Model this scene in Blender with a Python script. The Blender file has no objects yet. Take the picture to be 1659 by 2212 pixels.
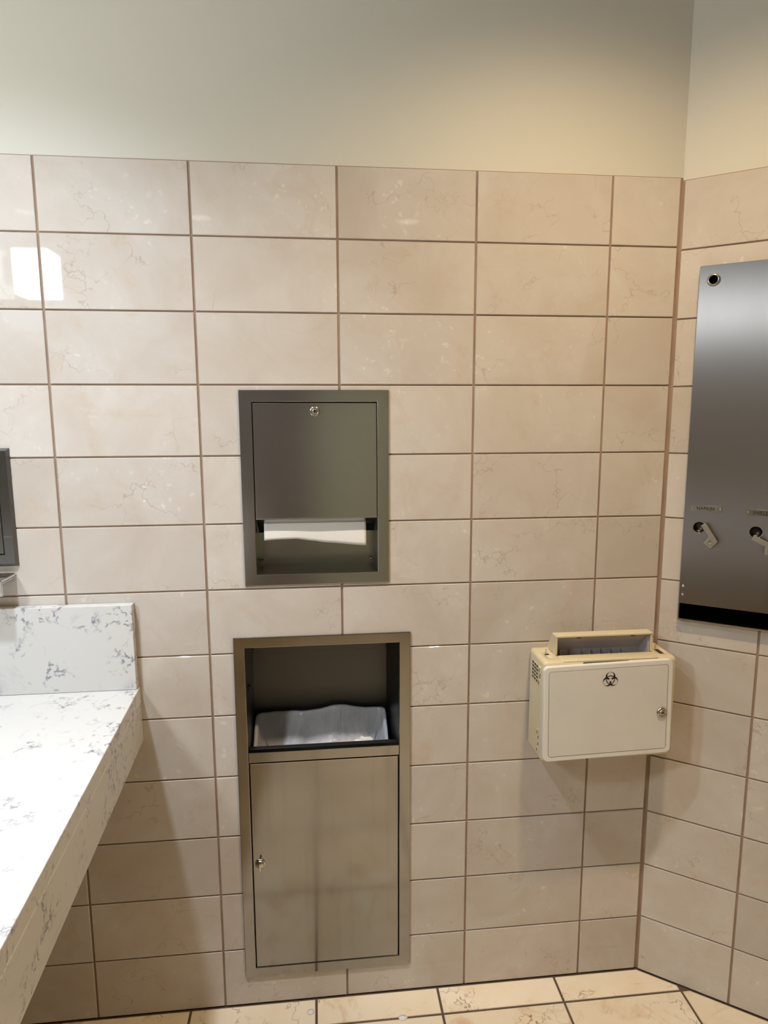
import bpy, bmesh, math, random
from mathutils import Vector, Matrix, noise
from mathutils.geometry import tessellate_polygon

random.seed(7)
scene = bpy.context.scene
COL = scene.collection

# ------------------------------------------------------------------ camera
CAM_POS = Vector((0.55856, -1.45809, 1.46130))
RIGHT = Vector((0.994676, -0.102996, -0.003397))
DOWN = Vector((-0.018408, -0.145148, -0.989239))
FWD = Vector((0.101395, 0.984034, -0.146271))
cam_data = bpy.data.cameras.new('camera')
cam = bpy.data.objects.new('camera', cam_data)
COL.objects.link(cam)
M = Matrix((( RIGHT.x, -DOWN.x, -FWD.x, CAM_POS.x),
            ( RIGHT.y, -DOWN.y, -FWD.y, CAM_POS.y),
            ( RIGHT.z, -DOWN.z, -FWD.z, CAM_POS.z),
            (0, 0, 0, 1)))
cam.matrix_world = M
cam_data.sensor_fit = 'HORIZONTAL'
cam_data.sensor_width = 36.0
cam_data.lens = 36.0 * 1400.0 / 1659.0
cam_data.clip_start = 0.02
scene.camera = cam

# ------------------------------------------------------------------ world, exposure, light levels
world = bpy.data.worlds.new('world'); scene.world = world
world.use_nodes = True
world.node_tree.nodes['Background'].inputs[0].default_value = (0, 0, 0, 1)
vs = scene.view_settings
vs.view_transform = 'Standard'; vs.look = 'None'; vs.gamma = 1.0; vs.use_curve_mapping = False
vs.exposure = 0.05
scene.cycles.max_bounces = 6
scene.cycles.diffuse_bounces = 2
scene.cycles.glossy_bounces = 4
scene.cycles.caustics_reflective = False
scene.cycles.adaptive_threshold = 0.06
scene.cycles.transparent_max_bounces = 6
scene.cycles.sample_clamp_indirect = 4.0

SCONCE_STRENGTH = 86.0            # the sconce over the middle of the mirror
SCONCE_STRENGTH_NEAR = 5.0        # the dimmer one beside the back wall
SCONCE_COLOR = (0.96, 1.0, 1.0)
CAN_WARM = (1.0, 0.74, 0.44)      # ceiling can by the disposal bin and the two added rear cans
CAN_COOL = (0.82, 0.91, 1.04)     # cans over the vanity: whiter bulbs
CAN_LENS = (1.0, 0.88, 0.74)

XC = 1.381                      # inner corner of the back wall and the angled right wall
TH = math.radians(35.78)        # turn of the angled wall
LEFT_X = -0.565
CEIL = 2.60
BACKW = Matrix.Identity(4)
RIGHTW = Matrix.Translation((XC, 0, 0)) @ Matrix.Rotation(-TH, 4, 'Z')

# ------------------------------------------------------------------ materials
def new_mat(name):
    m = bpy.data.materials.new(name); m.use_nodes = True
    nt = m.node_tree
    return m, nt, nt.nodes['Principled BSDF']

def N(nt, kind, **kw):
    n = nt.nodes.new(kind)
    for k, v in kw.items():
        if k.startswith('i_'):
            n.inputs[k[2:].replace('_', ' ')].default_value = v
        else:
            setattr(n, k, v)
    return n

def ramp(nt, src, stops):
    r = nt.nodes.new('ShaderNodeValToRGB')
    e = r.color_ramp.elements
    while len(e) < len(stops): e.new(0.5)
    for el, (p, c) in zip(e, stops):
        el.position = p
        el.color = (c, c, c, 1) if isinstance(c, (int, float)) else (*c, 1)
    nt.links.new(src, r.inputs[0])
    return r.outputs[0]

def mix(nt, fac, a, b, mode='MIX'):
    m = nt.nodes.new('ShaderNodeMix'); m.data_type = 'RGBA'; m.blend_type = mode
    for sock, v in ((m.inputs[0], fac), (m.inputs[6], a), (m.inputs[7], b)):
        if isinstance(v, bpy.types.NodeSocket): nt.links.new(v, sock)
        elif isinstance(v, (int, float)): sock.default_value = v
        else: sock.default_value = (*v, 1)
    return m.outputs[2]

def math_node(nt, op, a, b=None):
    n = nt.nodes.new('ShaderNodeMath'); n.operation = op
    for s, v in ((n.inputs[0], a), (n.inputs[1], b)):
        if v is None: continue
        if isinstance(v, bpy.types.NodeSocket): nt.links.new(v, s)
        else: s.default_value = v
    return n.outputs[0]

def vec_op(nt, op, a, b):
    n = nt.nodes.new('ShaderNodeVectorMath'); n.operation = op
    for s, v in ((n.inputs[0], a), (n.inputs[1], b)):
        if isinstance(v, bpy.types.NodeSocket): nt.links.new(v, s)
        else: s.default_value = v
    return n.outputs[0]

def srgb(r, g, b):
    f = lambda c: ((c / 255 + 0.055) / 1.055) ** 2.4 if c > 10 else c / 255 / 12.92
    return (f(r), f(g), f(b))

def noise_tex(nt, vec, scale, detail=4, rough=0.55, dist=0.0):
    n = N(nt, 'ShaderNodeTexNoise')
    n.inputs['Scale'].default_value = scale; n.inputs['Detail'].default_value = detail
    n.inputs['Roughness'].default_value = rough; n.inputs['Distortion'].default_value = dist
    nt.links.new(vec, n.inputs['Vector'])
    return n

def stone(name, light, dark, vein, stain, vein_amt, stain_amt, fleck_amt, rough, per_tile=True, spec=0.5):
    m, nt, b = new_mat(name)
    tc = N(nt, 'ShaderNodeTexCoord')
    vec = tc.outputs['Object']
    oi = N(nt, 'ShaderNodeObjectInfo')
    if per_tile:
        cx = N(nt, 'ShaderNodeCombineXYZ')
        nt.links.new(math_node(nt, 'MULTIPLY', oi.outputs['Random'], 37.0), cx.inputs[0])
        nt.links.new(math_node(nt, 'MULTIPLY', oi.outputs['Random'], 91.0), cx.inputs[1])
        nt.links.new(math_node(nt, 'MULTIPLY', oi.outputs['Random'], 53.0), cx.inputs[2])
        vec = vec_op(nt, 'ADD', vec, cx.outputs[0])
    # cloudy ground
    cloud = noise_tex(nt, vec, 5.0, 4, 0.6, 0.6)
    col = mix(nt, ramp(nt, cloud.outputs['Fac'], [(0.34, 0.0), (0.66, 1.0)]), dark, light)
    # each slab its own shade
    if per_tile:
        shade = N(nt, 'ShaderNodeMapRange'); nt.links.new(oi.outputs['Random'], shade.inputs[0])
        shade.inputs[3].default_value = 0.93; shade.inputs[4].default_value = 1.05
        cmb = N(nt, 'ShaderNodeCombineColor')
        for i in range(3): nt.links.new(shade.outputs[0], cmb.inputs[i])
        col = mix(nt, 1.0, col, cmb.outputs[0], 'MULTIPLY')
    # stains
    st = noise_tex(nt, vec, 7.5, 5, 0.68, 1.2)
    sm = math_node(nt, 'MULTIPLY', ramp(nt, st.outputs['Fac'], [(0.56, 0.0), (0.72, 1.0)]), stain_amt)
    col = mix(nt, sm, col, stain)
    # fine dark cracks: distorted cell borders, broken up by a mask
    warp = noise_tex(nt, vec, 16, 3, 0.6)
    wv = vec_op(nt, 'SCALE', vec_op(nt, 'SUBTRACT', warp.outputs['Color'], (0.5, 0.5, 0.5)), (0, 0, 0))
    wv.node.inputs['Scale'].default_value = 0.16
    vv = vec_op(nt, 'ADD', vec, wv)
    vo = N(nt, 'ShaderNodeTexVoronoi', feature='DISTANCE_TO_EDGE'); vo.inputs['Scale'].default_value = 6.5
    nt.links.new(vv, vo.inputs['Vector'])
    line = ramp(nt, vo.outputs['Distance'], [(0.0, 1.0), (0.016, 0.0)])
    mk = noise_tex(nt, vec, 6.0, 2, 0.6)
    mask = ramp(nt, mk.outputs['Fac'], [(0.50, 0.0), (0.62, 1.0)])
    lm = math_node(nt, 'MULTIPLY', math_node(nt, 'MULTIPLY', line, mask), vein_amt)
    col = mix(nt, lm, col, vein)
    # pale flecks and fossils
    fl = noise_tex(nt, vec, 60, 2, 0.6)
    flm = math_node(nt, 'MULTIPLY', ramp(nt, fl.outputs['Fac'], [(0.64, 0.0), (0.70, 1.0)]),
                    ramp(nt, cloud.outputs['Fac'], [(0.50, 0.0), (0.64, 1.0)]))
    col = mix(nt, math_node(nt, 'MULTIPLY', flm, fleck_amt), col, (0.86, 0.80, 0.70))
    nt.links.new(col, b.inputs['Base Color'])
    b.inputs['Roughness'].default_value = rough
    b.inputs['IOR'].default_value = 1.5
    b.inputs['Specular IOR Level'].default_value = spec
    return m

MT_TILE = stone('wall_marble', srgb(215, 208, 200), srgb(205, 194, 182), srgb(150, 120, 92), srgb(200, 176, 148),
                0.36, 0.35, 0.6, 0.025, spec=0.20)
MT_FLOOR = stone('floor_marble', srgb(248, 236, 214), srgb(241, 223, 194), srgb(120, 82, 48), srgb(196, 150, 92),
                 0.85, 0.5, 0.5, 0.07)

def plain(name, color, rough=0.5, metal=0.0, bump=0.0, bump_scale=200.0, spec=None, mottled=0.0):
    m, nt, b = new_mat(name)
    b.inputs['Roughness'].default_value = rough
    b.inputs['Metallic'].default_value = metal
    if spec is not None: b.inputs['Specular IOR Level'].default_value = spec
    tc = N(nt, 'ShaderNodeTexCoord')
    n = noise_tex(nt, tc.outputs['Object'], bump_scale, 4)
    if mottled:
        n2 = noise_tex(nt, tc.outputs['Object'], 9.0, 5)
        c2 = tuple(max(0, c * (1 - mottled)) for c in color)
        col = mix(nt, ramp(nt, n2.outputs['Fac'], [(0.35, 0.0), (0.65, 1.0)]), c2, color)
        nt.links.new(col, b.inputs['Base Color'])
    else:
        b.inputs['Base Color'].default_value = (*color, 1)
    if bump:
        bp = N(nt, 'ShaderNodeBump'); bp.inputs['Strength'].default_value = bump
        bp.inputs['Distance'].default_value = 0.001
        nt.links.new(n.outputs['Fac'], bp.inputs['Height']); nt.links.new(bp.outputs[0], b.inputs['Normal'])
    return m

MT_GROUT = plain('grout', srgb(172, 146, 126), 0.9, bump=0.3, bump_scale=400, mottled=0.25)
MT_FGROUT = plain('floor_grout', srgb(104, 86, 72), 0.9, bump=0.3, bump_scale=400, mottled=0.3)
MT_PAINT = plain('wall_paint', srgb(216, 213, 200), 0.55, bump=0.12, bump_scale=350)
MT_PAINT_DARK = plain('front_wall_paint', srgb(140, 134, 122), 0.55, bump=0.12, bump_scale=350)
MT_CEIL = plain('ceiling_paint', srgb(190, 184, 172), 0.8, bump=0.1, bump_scale=120)

def steel(name, color, rough, brush_axis, bump=0.06, waves=0.0, streaks=0.0, aniso=0.0):
    m, nt, b = new_mat(name)
    b.inputs['Metallic'].default_value = 1.0
    tc = N(nt, 'ShaderNodeTexCoord')
    mp = N(nt, 'ShaderNodeMapping')
    nt.links.new(tc.outputs['Object'], mp.inputs[0])
    s = [900.0, 900.0, 900.0]; s['xyz'.index(brush_axis)] = 9.0
    mp.inputs['Scale'].default_value = s
    n = noise_tex(nt, mp.outputs[0], 1.0, 3, 0.6)
    rr = N(nt, 'ShaderNodeMapRange'); nt.links.new(n.outputs['Fac'], rr.inputs[0])
    rr.inputs[3].default_value = rough * 0.8; rr.inputs[4].default_value = rough * 1.25
    nt.links.new(rr.outputs[0], b.inputs['Roughness'])
    col = color
    if streaks:
        mp2 = N(nt, 'ShaderNodeMapping'); nt.links.new(tc.outputs['Object'], mp2.inputs[0])
        mp2.inputs['Scale'].default_value = (55, 55, 2.2)
        n2 = noise_tex(nt, mp2.outputs[0], 1.0, 4, 0.6)
        col = mix(nt, math_node(nt, 'MULTIPLY', ramp(nt, n2.outputs['Fac'], [(0.54, 0.0), (0.66, 1.0)]), streaks),
                  color, tuple(c * 0.55 for c in color))
        nt.links.new(col, b.inputs['Base Color'])
    else:
        b.inputs['Base Color'].default_value = (*color, 1)
    bp = N(nt, 'ShaderNodeBump'); bp.inputs['Strength'].default_value = bump; bp.inputs['Distance'].default_value = 0.0004
    nt.links.new(n.outputs['Fac'], bp.inputs['Height'])
    last = bp.outputs[0]
    if waves:
        n3 = noise_tex(nt, tc.outputs['Object'], 3.2, 1, 0.4)
        b2 = N(nt, 'ShaderNodeBump'); b2.inputs['Strength'].default_value = waves; b2.inputs['Distance'].default_value = 0.02
        nt.links.new(n3.outputs['Fac'], b2.inputs['Height']); nt.links.new(last, b2.inputs['Normal'])
        last = b2.outputs[0]
    nt.links.new(last, b.inputs['Normal'])
    if aniso:
        b.inputs['Anisotropic'].default_value = aniso
        b.inputs['Anisotropic Rotation'].default_value = 0.25 if brush_axis == 'x' else 0.0
        tg = N(nt, 'ShaderNodeTangent', direction_type='RADIAL', axis='Z')
        nt.links.new(tg.outputs[0], b.inputs['Tangent'])
    return m

MT_STEEL = steel('brushed_steel', srgb(172, 174, 172), 0.19, 'x', waves=0.10, aniso=0.6)
MT_STEEL_DOOR = steel('brushed_steel_door', srgb(152, 150, 146), 0.11, 'x', bump=0.03, waves=0.05, streaks=0.10)
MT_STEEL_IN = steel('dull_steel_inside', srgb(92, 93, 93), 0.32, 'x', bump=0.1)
MT_STEEL_V = steel('brushed_steel_vertical', srgb(176, 173, 173), 0.39, 'z', bump=0.02, waves=0.04, aniso=1.0)
MT_STEEL_TD = steel('dispenser_steel_inside', srgb(165, 165, 158), 0.22, 'x', bump=0.06)
MT_STEEL_DK = steel('steel_dark_reflection', srgb(126, 126, 124), 0.22, 'x', bump=0.05)  # steel darkened so the wall cabinet's dark reflection sits in the colour
MT_CHROME = plain('chrome', srgb(215, 213, 210), 0.08, 1.0)
MT_NICKEL = plain('nickel', srgb(190, 184, 174), 0.22, 1.0)
MT_DARKMETAL = plain('dark_metal', srgb(70, 64, 58), 0.35, 1.0)
MT_BLACK = plain('black_void', (0.001, 0.001, 0.001), 1.0, spec=0.0)  # flat black that paints the dark inside holes and slots
MT_GAP_SHADE = plain('gap_shade_black', (0.012, 0.012, 0.013), 0.55)  # near-black that paints shade in the towel slot, crossbar and door gap
MT_BEIGE = plain('beige_plastic', srgb(226, 213, 178), 0.38, bump=0.05, bump_scale=900, mottled=0.05)
MT_DOORW = plain('white_plastic', srgb(240, 238, 233), 0.36, bump=0.04, bump_scale=700, mottled=0.03)
MT_DOORC = plain('cream_plastic', srgb(232, 229, 222), 0.34, bump=0.05, bump_scale=300, mottled=0.04)
MT_BROWN = plain('brown_line', srgb(112, 92, 74), 0.7)
MT_LINER = plain('grey_liner', srgb(176, 171, 176), 0.45)
MT_GREYCAST = plain('grey_cast_metal', srgb(138, 136, 128), 0.5, 0.0, bump=0.1, bump_scale=800)
MT_PAPER = plain('paper', srgb(235, 233, 228), 0.85, bump=0.15, bump_scale=500)
MT_INK_AND_SHADE = plain('black_ink_and_slot_shade', (0.010, 0.008, 0.008), 0.5)  # printed ink, also the painted shade in slots, pockets and gaps
MT_STICKER = plain('white_sticker', srgb(226, 220, 212), 0.4)
MT_PARTITION = plain('partition_laminate', srgb(132, 120, 124), 0.35, mottled=0.06)
MT_STALLDOOR = plain('stall_door_laminate', srgb(206, 212, 200), 0.4, mottled=0.05)
MT_MIRROR = plain('mirror_glass', (0.86, 0.88, 0.87), 0.005, 1.0)

def quartz():
    m, nt, b = new_mat('quartz')
    tc = N(nt, 'ShaderNodeTexCoord'); vec = tc.outputs['Object']
    warp = noise_tex(nt, vec, 11, 5, 0.7)
    wv = vec_op(nt, 'SCALE', vec_op(nt, 'SUBTRACT', warp.outputs['Color'], (0.5, 0.5, 0.5)), (0, 0, 0))
    wv.node.inputs['Scale'].default_value = 0.14
    vv = vec_op(nt, 'ADD', vec, wv)
    vo = N(nt, 'ShaderNodeTexVoronoi', feature='DISTANCE_TO_EDGE'); vo.inputs['Scale'].default_value = 17
    nt.links.new(vv, vo.inputs['Vector'])
    line = ramp(nt, vo.outputs['Distance'], [(0.0, 1.0), (0.085, 0.0)])
    mk = noise_tex(nt, vec, 10.0, 3, 0.6)
    mask = ramp(nt, mk.outputs['Fac'], [(0.46, 0.0), (0.58, 1.0)])
    fine = noise_tex(nt, vec, 70, 3, 0.6)
    fmask = ramp(nt, fine.outputs['Fac'], [(0.44, 0.0), (0.55, 1.0)])
    a = math_node(nt, 'MULTIPLY', math_node(nt, 'MULTIPLY', line, mask), fmask)
    haze = noise_tex(nt, vec, 14, 5, 0.7, 0.8)
    hz = math_node(nt, 'MULTIPLY', ramp(nt, haze.outputs['Fac'], [(0.58, 0.0), (0.75, 1.0)]), 0.35)
    col = mix(nt, hz, srgb(217, 216, 213), srgb(168, 172, 182))
    col = mix(nt, math_node(nt, 'MULTIPLY', a, 0.9), col, srgb(96, 104, 122))
    nt.links.new(col, b.inputs['Base Color'])
    b.inputs['Roughness'].default_value = 0.16
    return m
MT_QUARTZ = quartz()

def emissive(name, color, strength):
    m, nt, b = new_mat(name)
    b.inputs['Base Color'].default_value = (0.85, 0.85, 0.85, 1)
    b.inputs['Emission Color'].default_value = (*color, 1)
    b.inputs['Emission Strength'].default_value = strength
    return m
MT_SHADE = emissive('lit_glass_shade', SCONCE_COLOR, SCONCE_STRENGTH)
MT_SHADE_NEAR = emissive('lit_glass_shade_dim', SCONCE_COLOR, SCONCE_STRENGTH_NEAR)
MT_LENS = emissive('lit_lens', CAN_LENS, 6.0)

def bag_material():
    m, nt, b = new_mat('thin_plastic_film')
    b.inputs['Base Color'].default_value = (*srgb(240, 240, 246), 1)
    b.inputs['Roughness'].default_value = 0.22
    tr = N(nt, 'ShaderNodeBsdfTransparent'); tr.inputs[0].default_value = (0.9, 0.9, 0.92, 1)
    tl = N(nt, 'ShaderNodeBsdfTranslucent'); tl.inputs[0].default_value = (0.8, 0.8, 0.83, 1)
    m1 = N(nt, 'ShaderNodeMixShader'); m1.inputs[0].default_value = 0.35
    nt.links.new(b.outputs[0], m1.inputs[1]); nt.links.new(tl.outputs[0], m1.inputs[2])
    m2 = N(nt, 'ShaderNodeMixShader')
    tc = N(nt, 'ShaderNodeTexCoord')
    n = noise_tex(nt, tc.outputs['Object'], 14, 3)
    f = ramp(nt, n.outputs['Fac'], [(0.35, 0.02), (0.7, 0.22)])
    nt.links.new(f, m2.inputs[0])
    mpb = N(nt, 'ShaderNodeMapping'); nt.links.new(tc.outputs['Object'], mpb.inputs[0]); mpb.inputs['Scale'].default_value = (22, 22, 5)
    mpb.inputs['Rotation'].default_value = (0, 0.35, 0)
    nb = noise_tex(nt, mpb.outputs[0], 1.0, 3, 0.6, 1.0)
    bpn = N(nt, 'ShaderNodeBump'); bpn.inputs['Strength'].default_value = 0.6; bpn.inputs['Distance'].default_value = 0.012
    nt.links.new(nb.outputs['Fac'], bpn.inputs['Height'])
    nt.links.new(bpn.outputs[0], b.inputs['Normal']); nt.links.new(bpn.outputs[0], tl.inputs['Normal'])
    nt.links.new(m1.outputs[0], m2.inputs[1]); nt.links.new(tr.outputs[0], m2.inputs[2])
    nt.links.new(m2.outputs[0], nt.nodes['Material Output'].inputs[0])
    return m
MT_BAG = bag_material()

# ------------------------------------------------------------------ mesh helpers
# shapes are drawn in wall coordinates: u along the wall, v out of the wall into the room, w up
ORG = {}

def P3(u, v, w): return Vector((u, -v, w))

def link(name, mesh, parent=None):
    o = bpy.data.objects.new(name, mesh); COL.objects.link(o)
    if parent is not None: o.parent = parent
    return o

def thing(name, label, cat, org=(0, 0, 0), frame=BACKW, group=None, rot=0.0):
    o = bpy.data.objects.new(name, None); COL.objects.link(o)
    o.empty_display_size = 0.05
    o.matrix_world = frame @ Matrix.Translation(P3(*org)) @ Matrix.Rotation(rot, 4, 'Y')
    o['label'] = label; o['category'] = cat
    if group: o['group'] = group
    ORG[o.name] = P3(*org)
    return o

def tag(o, label, cat, group=None):
    o['label'] = label; o['category'] = cat
    if group: o['group'] = group
    return o

def part(name, bm, mat, parent, smooth=False, label=None, normals=True, kind=None):
    """one mesh object in its thing; a sub-part is parented to a part and shares the thing's origin"""
    if normals: bmesh.ops.recalc_face_normals(bm, faces=bm.faces)
    root = parent
    org = ORG.get(root.name, Vector((0, 0, 0))) if root is not None else Vector((0, 0, 0))
    bmesh.ops.translate(bm, verts=bm.verts, vec=-org)
    me = bpy.data.meshes.new(name); bm.to_mesh(me); bm.free()
    me.materials.append(mat)
    if smooth:
        for p in me.polygons: p.use_smooth = True
    o = link(name, me, parent)
    if root is not None: ORG[o.name] = org
    if label: o['label'] = label
    if kind: o['kind'] = kind
    return o

def bevel(bm, width, seg=2, ang=0.5, sel=None):
    bm.normal_update()
    es = [e for e in bm.edges if len(e.link_faces) == 2 and e.calc_face_angle(0) > ang and (sel is None or sel(e))]
    if es: bmesh.ops.bevel(bm, geom=es, offset=width, segments=seg, affect='EDGES', profile=0.5, clamp_overlap=True)
    return bm

def box(u0, u1, v0, v1, w0, w1, bev=0.0, seg=2, bm=None):
    b = bmesh.new()
    bmesh.ops.create_cube(b, size=1.0)
    for vt in b.verts:
        vt.co = P3(u0 + (vt.co.x + .5) * (u1 - u0), v0 + (0.5 - vt.co.y) * (v1 - v0), w0 + (vt.co.z + .5) * (w1 - w0))
    if bev: bevel(b, bev, seg)
    return join(bm, b)

def join(bm, b):
    if bm is None: return b
    me = bpy.data.meshes.new('tmp'); b.to_mesh(me); b.free()
    bm.from_mesh(me); bpy.data.meshes.remove(me)
    return bm

def plate(loops, v0, v1, bev=0.0, seg=1, bm=None, front_only=True):
    """flat plate with holes: loops[0] outer, others holes, as (u, w) lists"""
    b = bmesh.new()
    flat = [p for l in loops for p in l]
    tris = tessellate_polygon([[Vector((p[0], p[1], 0)) for p in l] for l in loops])
    fr = [b.verts.new(P3(p[0], v1, p[1])) for p in flat]
    bk = [b.verts.new(P3(p[0], v0, p[1])) for p in flat]
    for t in tris:
        try:
            b.faces.new([fr[i] for i in t]); b.faces.new([bk[i] for i in reversed(t)])
        except ValueError: pass
    k = 0
    for l in loops:
        n = len(l)
        for i in range(n):
            a, c = k + i, k + (i + 1) % n
            b.faces.new((fr[a], fr[c], bk[c], bk[a]))
        k += n
    bmesh.ops.recalc_face_normals(b, faces=b.faces)
    if bev:
        bmesh.ops.dissolve_limit(b, angle_limit=0.01, verts=b.verts, edges=b.edges) if len(loops) == 1 else None
        bevel(b, bev, seg, 0.9, (lambda e: all(abs(-vv.co.y - v1) < 1e-6 for vv in e.verts)) if front_only else None)
    return join(bm, b)

def rect(u0, u1, w0, w1): return [(u0, w0), (u1, w0), (u1, w1), (u0, w1)]

def rrect(u0, u1, w0, w1, r, n=6):
    pts = []
    for cu, cw, a0 in ((u1 - r, w0 + r, -90), (u1 - r, w1 - r, 0), (u0 + r, w1 - r, 90), (u0 + r, w0 + r, 180)):
        for i in range(n + 1):
            a = math.radians(a0 + 90 * i / n)
            pts.append((cu + r * math.cos(a), cw + r * math.sin(a)))
    return pts

def circle(cu, cw, r, n=28): return [(cu + r * math.cos(2 * math.pi * i / n), cw + r * math.sin(2 * math.pi * i / n)) for i in range(n)]

def rot_pts(pts, cu, cw, deg):
    a = math.radians(deg); c, s = math.cos(a), math.sin(a)
    return [(cu + (u - cu) * c - (w - cw) * s, cw + (u - cu) * s + (w - cw) * c) for u, w in pts]

def lathe(prof, cu, cw, n=32, bm=None):
    """profile of (radius, v) turned about an axis standing out of the wall"""
    b = bm or bmesh.new()
    rings = []
    for r, v in prof:
        if r < 1e-6: rings.append([b.verts.new(P3(cu, v, cw))])
        else: rings.append([b.verts.new(P3(cu + r * math.cos(2 * math.pi * i / n), v, cw + r * math.sin(2 * math.pi * i / n))) for i in range(n)])
    for a, c in zip(rings, rings[1:]):
        for i in range(n):
            j = (i + 1) % n
            if len(a) == 1 and len(c) == 1: continue
            if len(a) == 1: b.faces.new((a[0], c[i], c[j]))
            elif len(c) == 1: b.faces.new((a[i], c[0], a[j]))
            else: b.faces.new((a[i], c[i], c[j], a[j]))
    return b

def text_mesh(body, size, u, w, v, sx=1.0, spacing=1.0, depth=0.0003):
    cu = bpy.data.curves.new('lettering', 'FONT')
    cu.body = body; cu.size = size; cu.align_x = 'LEFT'; cu.space_character = spacing
    cu.extrude = depth; cu.offset = size * 0.008
    ob = bpy.data.objects.new('lettering', cu); COL.objects.link(ob)
    dg = bpy.context.evaluated_depsgraph_get()
    me = bpy.data.meshes.new_from_object(ob.evaluated_get(dg))
    bpy.data.objects.remove(ob); bpy.data.curves.remove(cu)
    b = bmesh.new(); b.from_mesh(me); bpy.data.meshes.remove(me)
    for vt in b.verts: vt.co = P3(u + vt.co.x * sx, v + vt.co.z, w + vt.co.y)
    return b

# ------------------------------------------------------------------ the setting
Z_ROWS = [1.9825, 1.836, 1.6825, 1.5295, 1.3755, 1.2235, 1.0725, 0.9205, 0.770, 0.617, 0.4625, 0.3085, 0.155, 0.0]
Z_ROWS_R = [1.977, 1.829, 1.678, 1.5265, 1.3725, 1.2195, 1.0675, 0.9145, 0.7625, 0.6103, 0.4575, 0.3075, 0.157, 0.0]
X_COLS = [-0.915, -0.611, -0.306, -0.0005, 0.306, 0.611, 0.9135, 1.2195, 1.525]
TD_HOLE = (0.411, 0.700, 1.101, 1.499)
WR_HOLE = (0.379, 0.749, 0.100, 0.940)
ND_HOLE = (0.060, 0.465, 0.992, 1.770)

def shell(name, u0, u1, w0, w1, holes, frame, split=None, mat_low=MT_GROUT, mat_high=MT_PAINT, thick=0.18, face=-0.003, label=None):
    """a wall slab with real openings; below split it shows grout, above it paint"""
    us = sorted({u0, u1, *[h[0] for h in holes], *[h[1] for h in holes]})
    ws = sorted({w0, w1, *([split] if split else []), *[h[2] for h in holes], *[h[3] for h in holes]})
    b = bmesh.new(); vd = {}
    def V(u, v, w):
        k = (round(u, 5), round(v, 5), round(w, 5))
        if k not in vd: vd[k] = b.verts.new(P3(*k))
        return vd[k]
    def solid(i, j):
        if i < 0 or j < 0 or i >= len(us) - 1 or j >= len(ws) - 1: return False
        cu, cw = (us[i] + us[i + 1]) / 2, (ws[j] + ws[j + 1]) / 2
        return not any(h[0] < cu < h[1] and h[2] < cw < h[3] for h in holes)
    f0, f1 = face, face - thick
    for i in range(len(us) - 1):
        for j in range(len(ws) - 1):
            if not solid(i, j): continue
            a, c, d, e = us[i], us[i + 1], ws[j], ws[j + 1]
            hi = 1 if split and (d + e) / 2 > split else 0
            fs = [b.faces.new((V(a, f0, d), V(c, f0, d), V(c, f0, e), V(a, f0, e))),
                  b.faces.new((V(a, f1, e), V(c, f1, e), V(c, f1, d), V(a, f1, d)))]
            if not solid(i - 1, j): fs.append(b.faces.new((V(a, f0, d), V(a, f0, e), V(a, f1, e), V(a, f1, d))))
            if not solid(i + 1, j): fs.append(b.faces.new((V(c, f0, e), V(c, f0, d), V(c, f1, d), V(c, f1, e))))
            if not solid(i, j - 1): fs.append(b.faces.new((V(c, f0, d), V(a, f0, d), V(a, f1, d), V(c, f1, d))))
            if not solid(i, j + 1): fs.append(b.faces.new((V(a, f0, e), V(c, f0, e), V(c, f1, e), V(a, f1, e))))
            for f in fs: f.material_index = hi
    bmesh.ops.recalc_face_normals(b, faces=b.faces)
    me = bpy.data.meshes.new(name); b.to_mesh(me); b.free()
    me.materials.append(mat_low); me.materials.append(mat_high)
    o = link(name, me); o.matrix_world = frame
    o['kind'] = 'structure'
    if label: o['label'] = label
    return o

TILE_CACHE = {}
def tile_mesh(pieces_key, loops_fn, mat):
    if pieces_key not in TILE_CACHE:
        b = loops_fn(); me = bpy.data.meshes.new('tile'); b.to_mesh(me); b.free(); me.materials.append(mat)
        TILE_CACHE[pieces_key] = me
    return TILE_CACHE[pieces_key]

def cut_rect(u0, u1, w0, w1, h):
    """outline of a rectangle minus an overlapping rectangular opening: a list of outlines"""
    a, c, d, e = max(u0, h[0]), min(u1, h[1]), max(w0, h[2]), min(w1, h[3])
    if a >= c or d >= e: return [rect(u0, u1, w0, w1)]
    us = sorted({u0, a, c, u1}); ws = sorted({w0, d, e, w1})
    cells = {}
    for i in range(len(us) - 1):
        for j in range(len(ws) - 1):
            if not (us[i] >= a and us[i + 1] <= c and ws[j] >= d and ws[j + 1] <= e): cells[(i, j)] = 1
    if not cells: return []
    # connected groups, then trace each group's border
    groups, left = [], set(cells)
    while left:
        st = [left.pop()]; g = set(st)
        while st:
            i, j = st.pop()
            for q in ((i + 1, j), (i - 1, j), (i, j + 1), (i, j - 1)):
                if q in left: left.remove(q); g.add(q); st.append(q)
        groups.append(g)
    out = []
    for g in groups:
        nxt = {}
        for i, j in g:
            for (p, q, nb) in (((i, j), (i + 1, j), (i, j - 1)), ((i + 1, j), (i + 1, j + 1), (i + 1, j)),
                               ((i + 1, j + 1), (i, j + 1), (i, j + 1)), ((i, j + 1), (i, j), (i - 1, j))):
                if nb not in g: nxt[p] = q
        s = next(iter(nxt)); loop = [s]; p = nxt[s]
        while p != s: loop.append(p); p = nxt[p]
        pts = [(us[i], ws[j]) for i, j in loop]
        keep = [pts[k] for k in range(len(pts)) if not ((pts[k - 1][0] == pts[k][0] == pts[(k + 1) % len(pts)][0]) or (pts[k - 1][1] == pts[k][1] == pts[(k + 1) % len(pts)][1]))]
        xs = [p[0] for p in keep]; ys = [p[1] for p in keep]
        if max(xs) - min(xs) > 0.006 and max(ys) - min(ys) > 0.006: out.append(keep)
    return out

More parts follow.
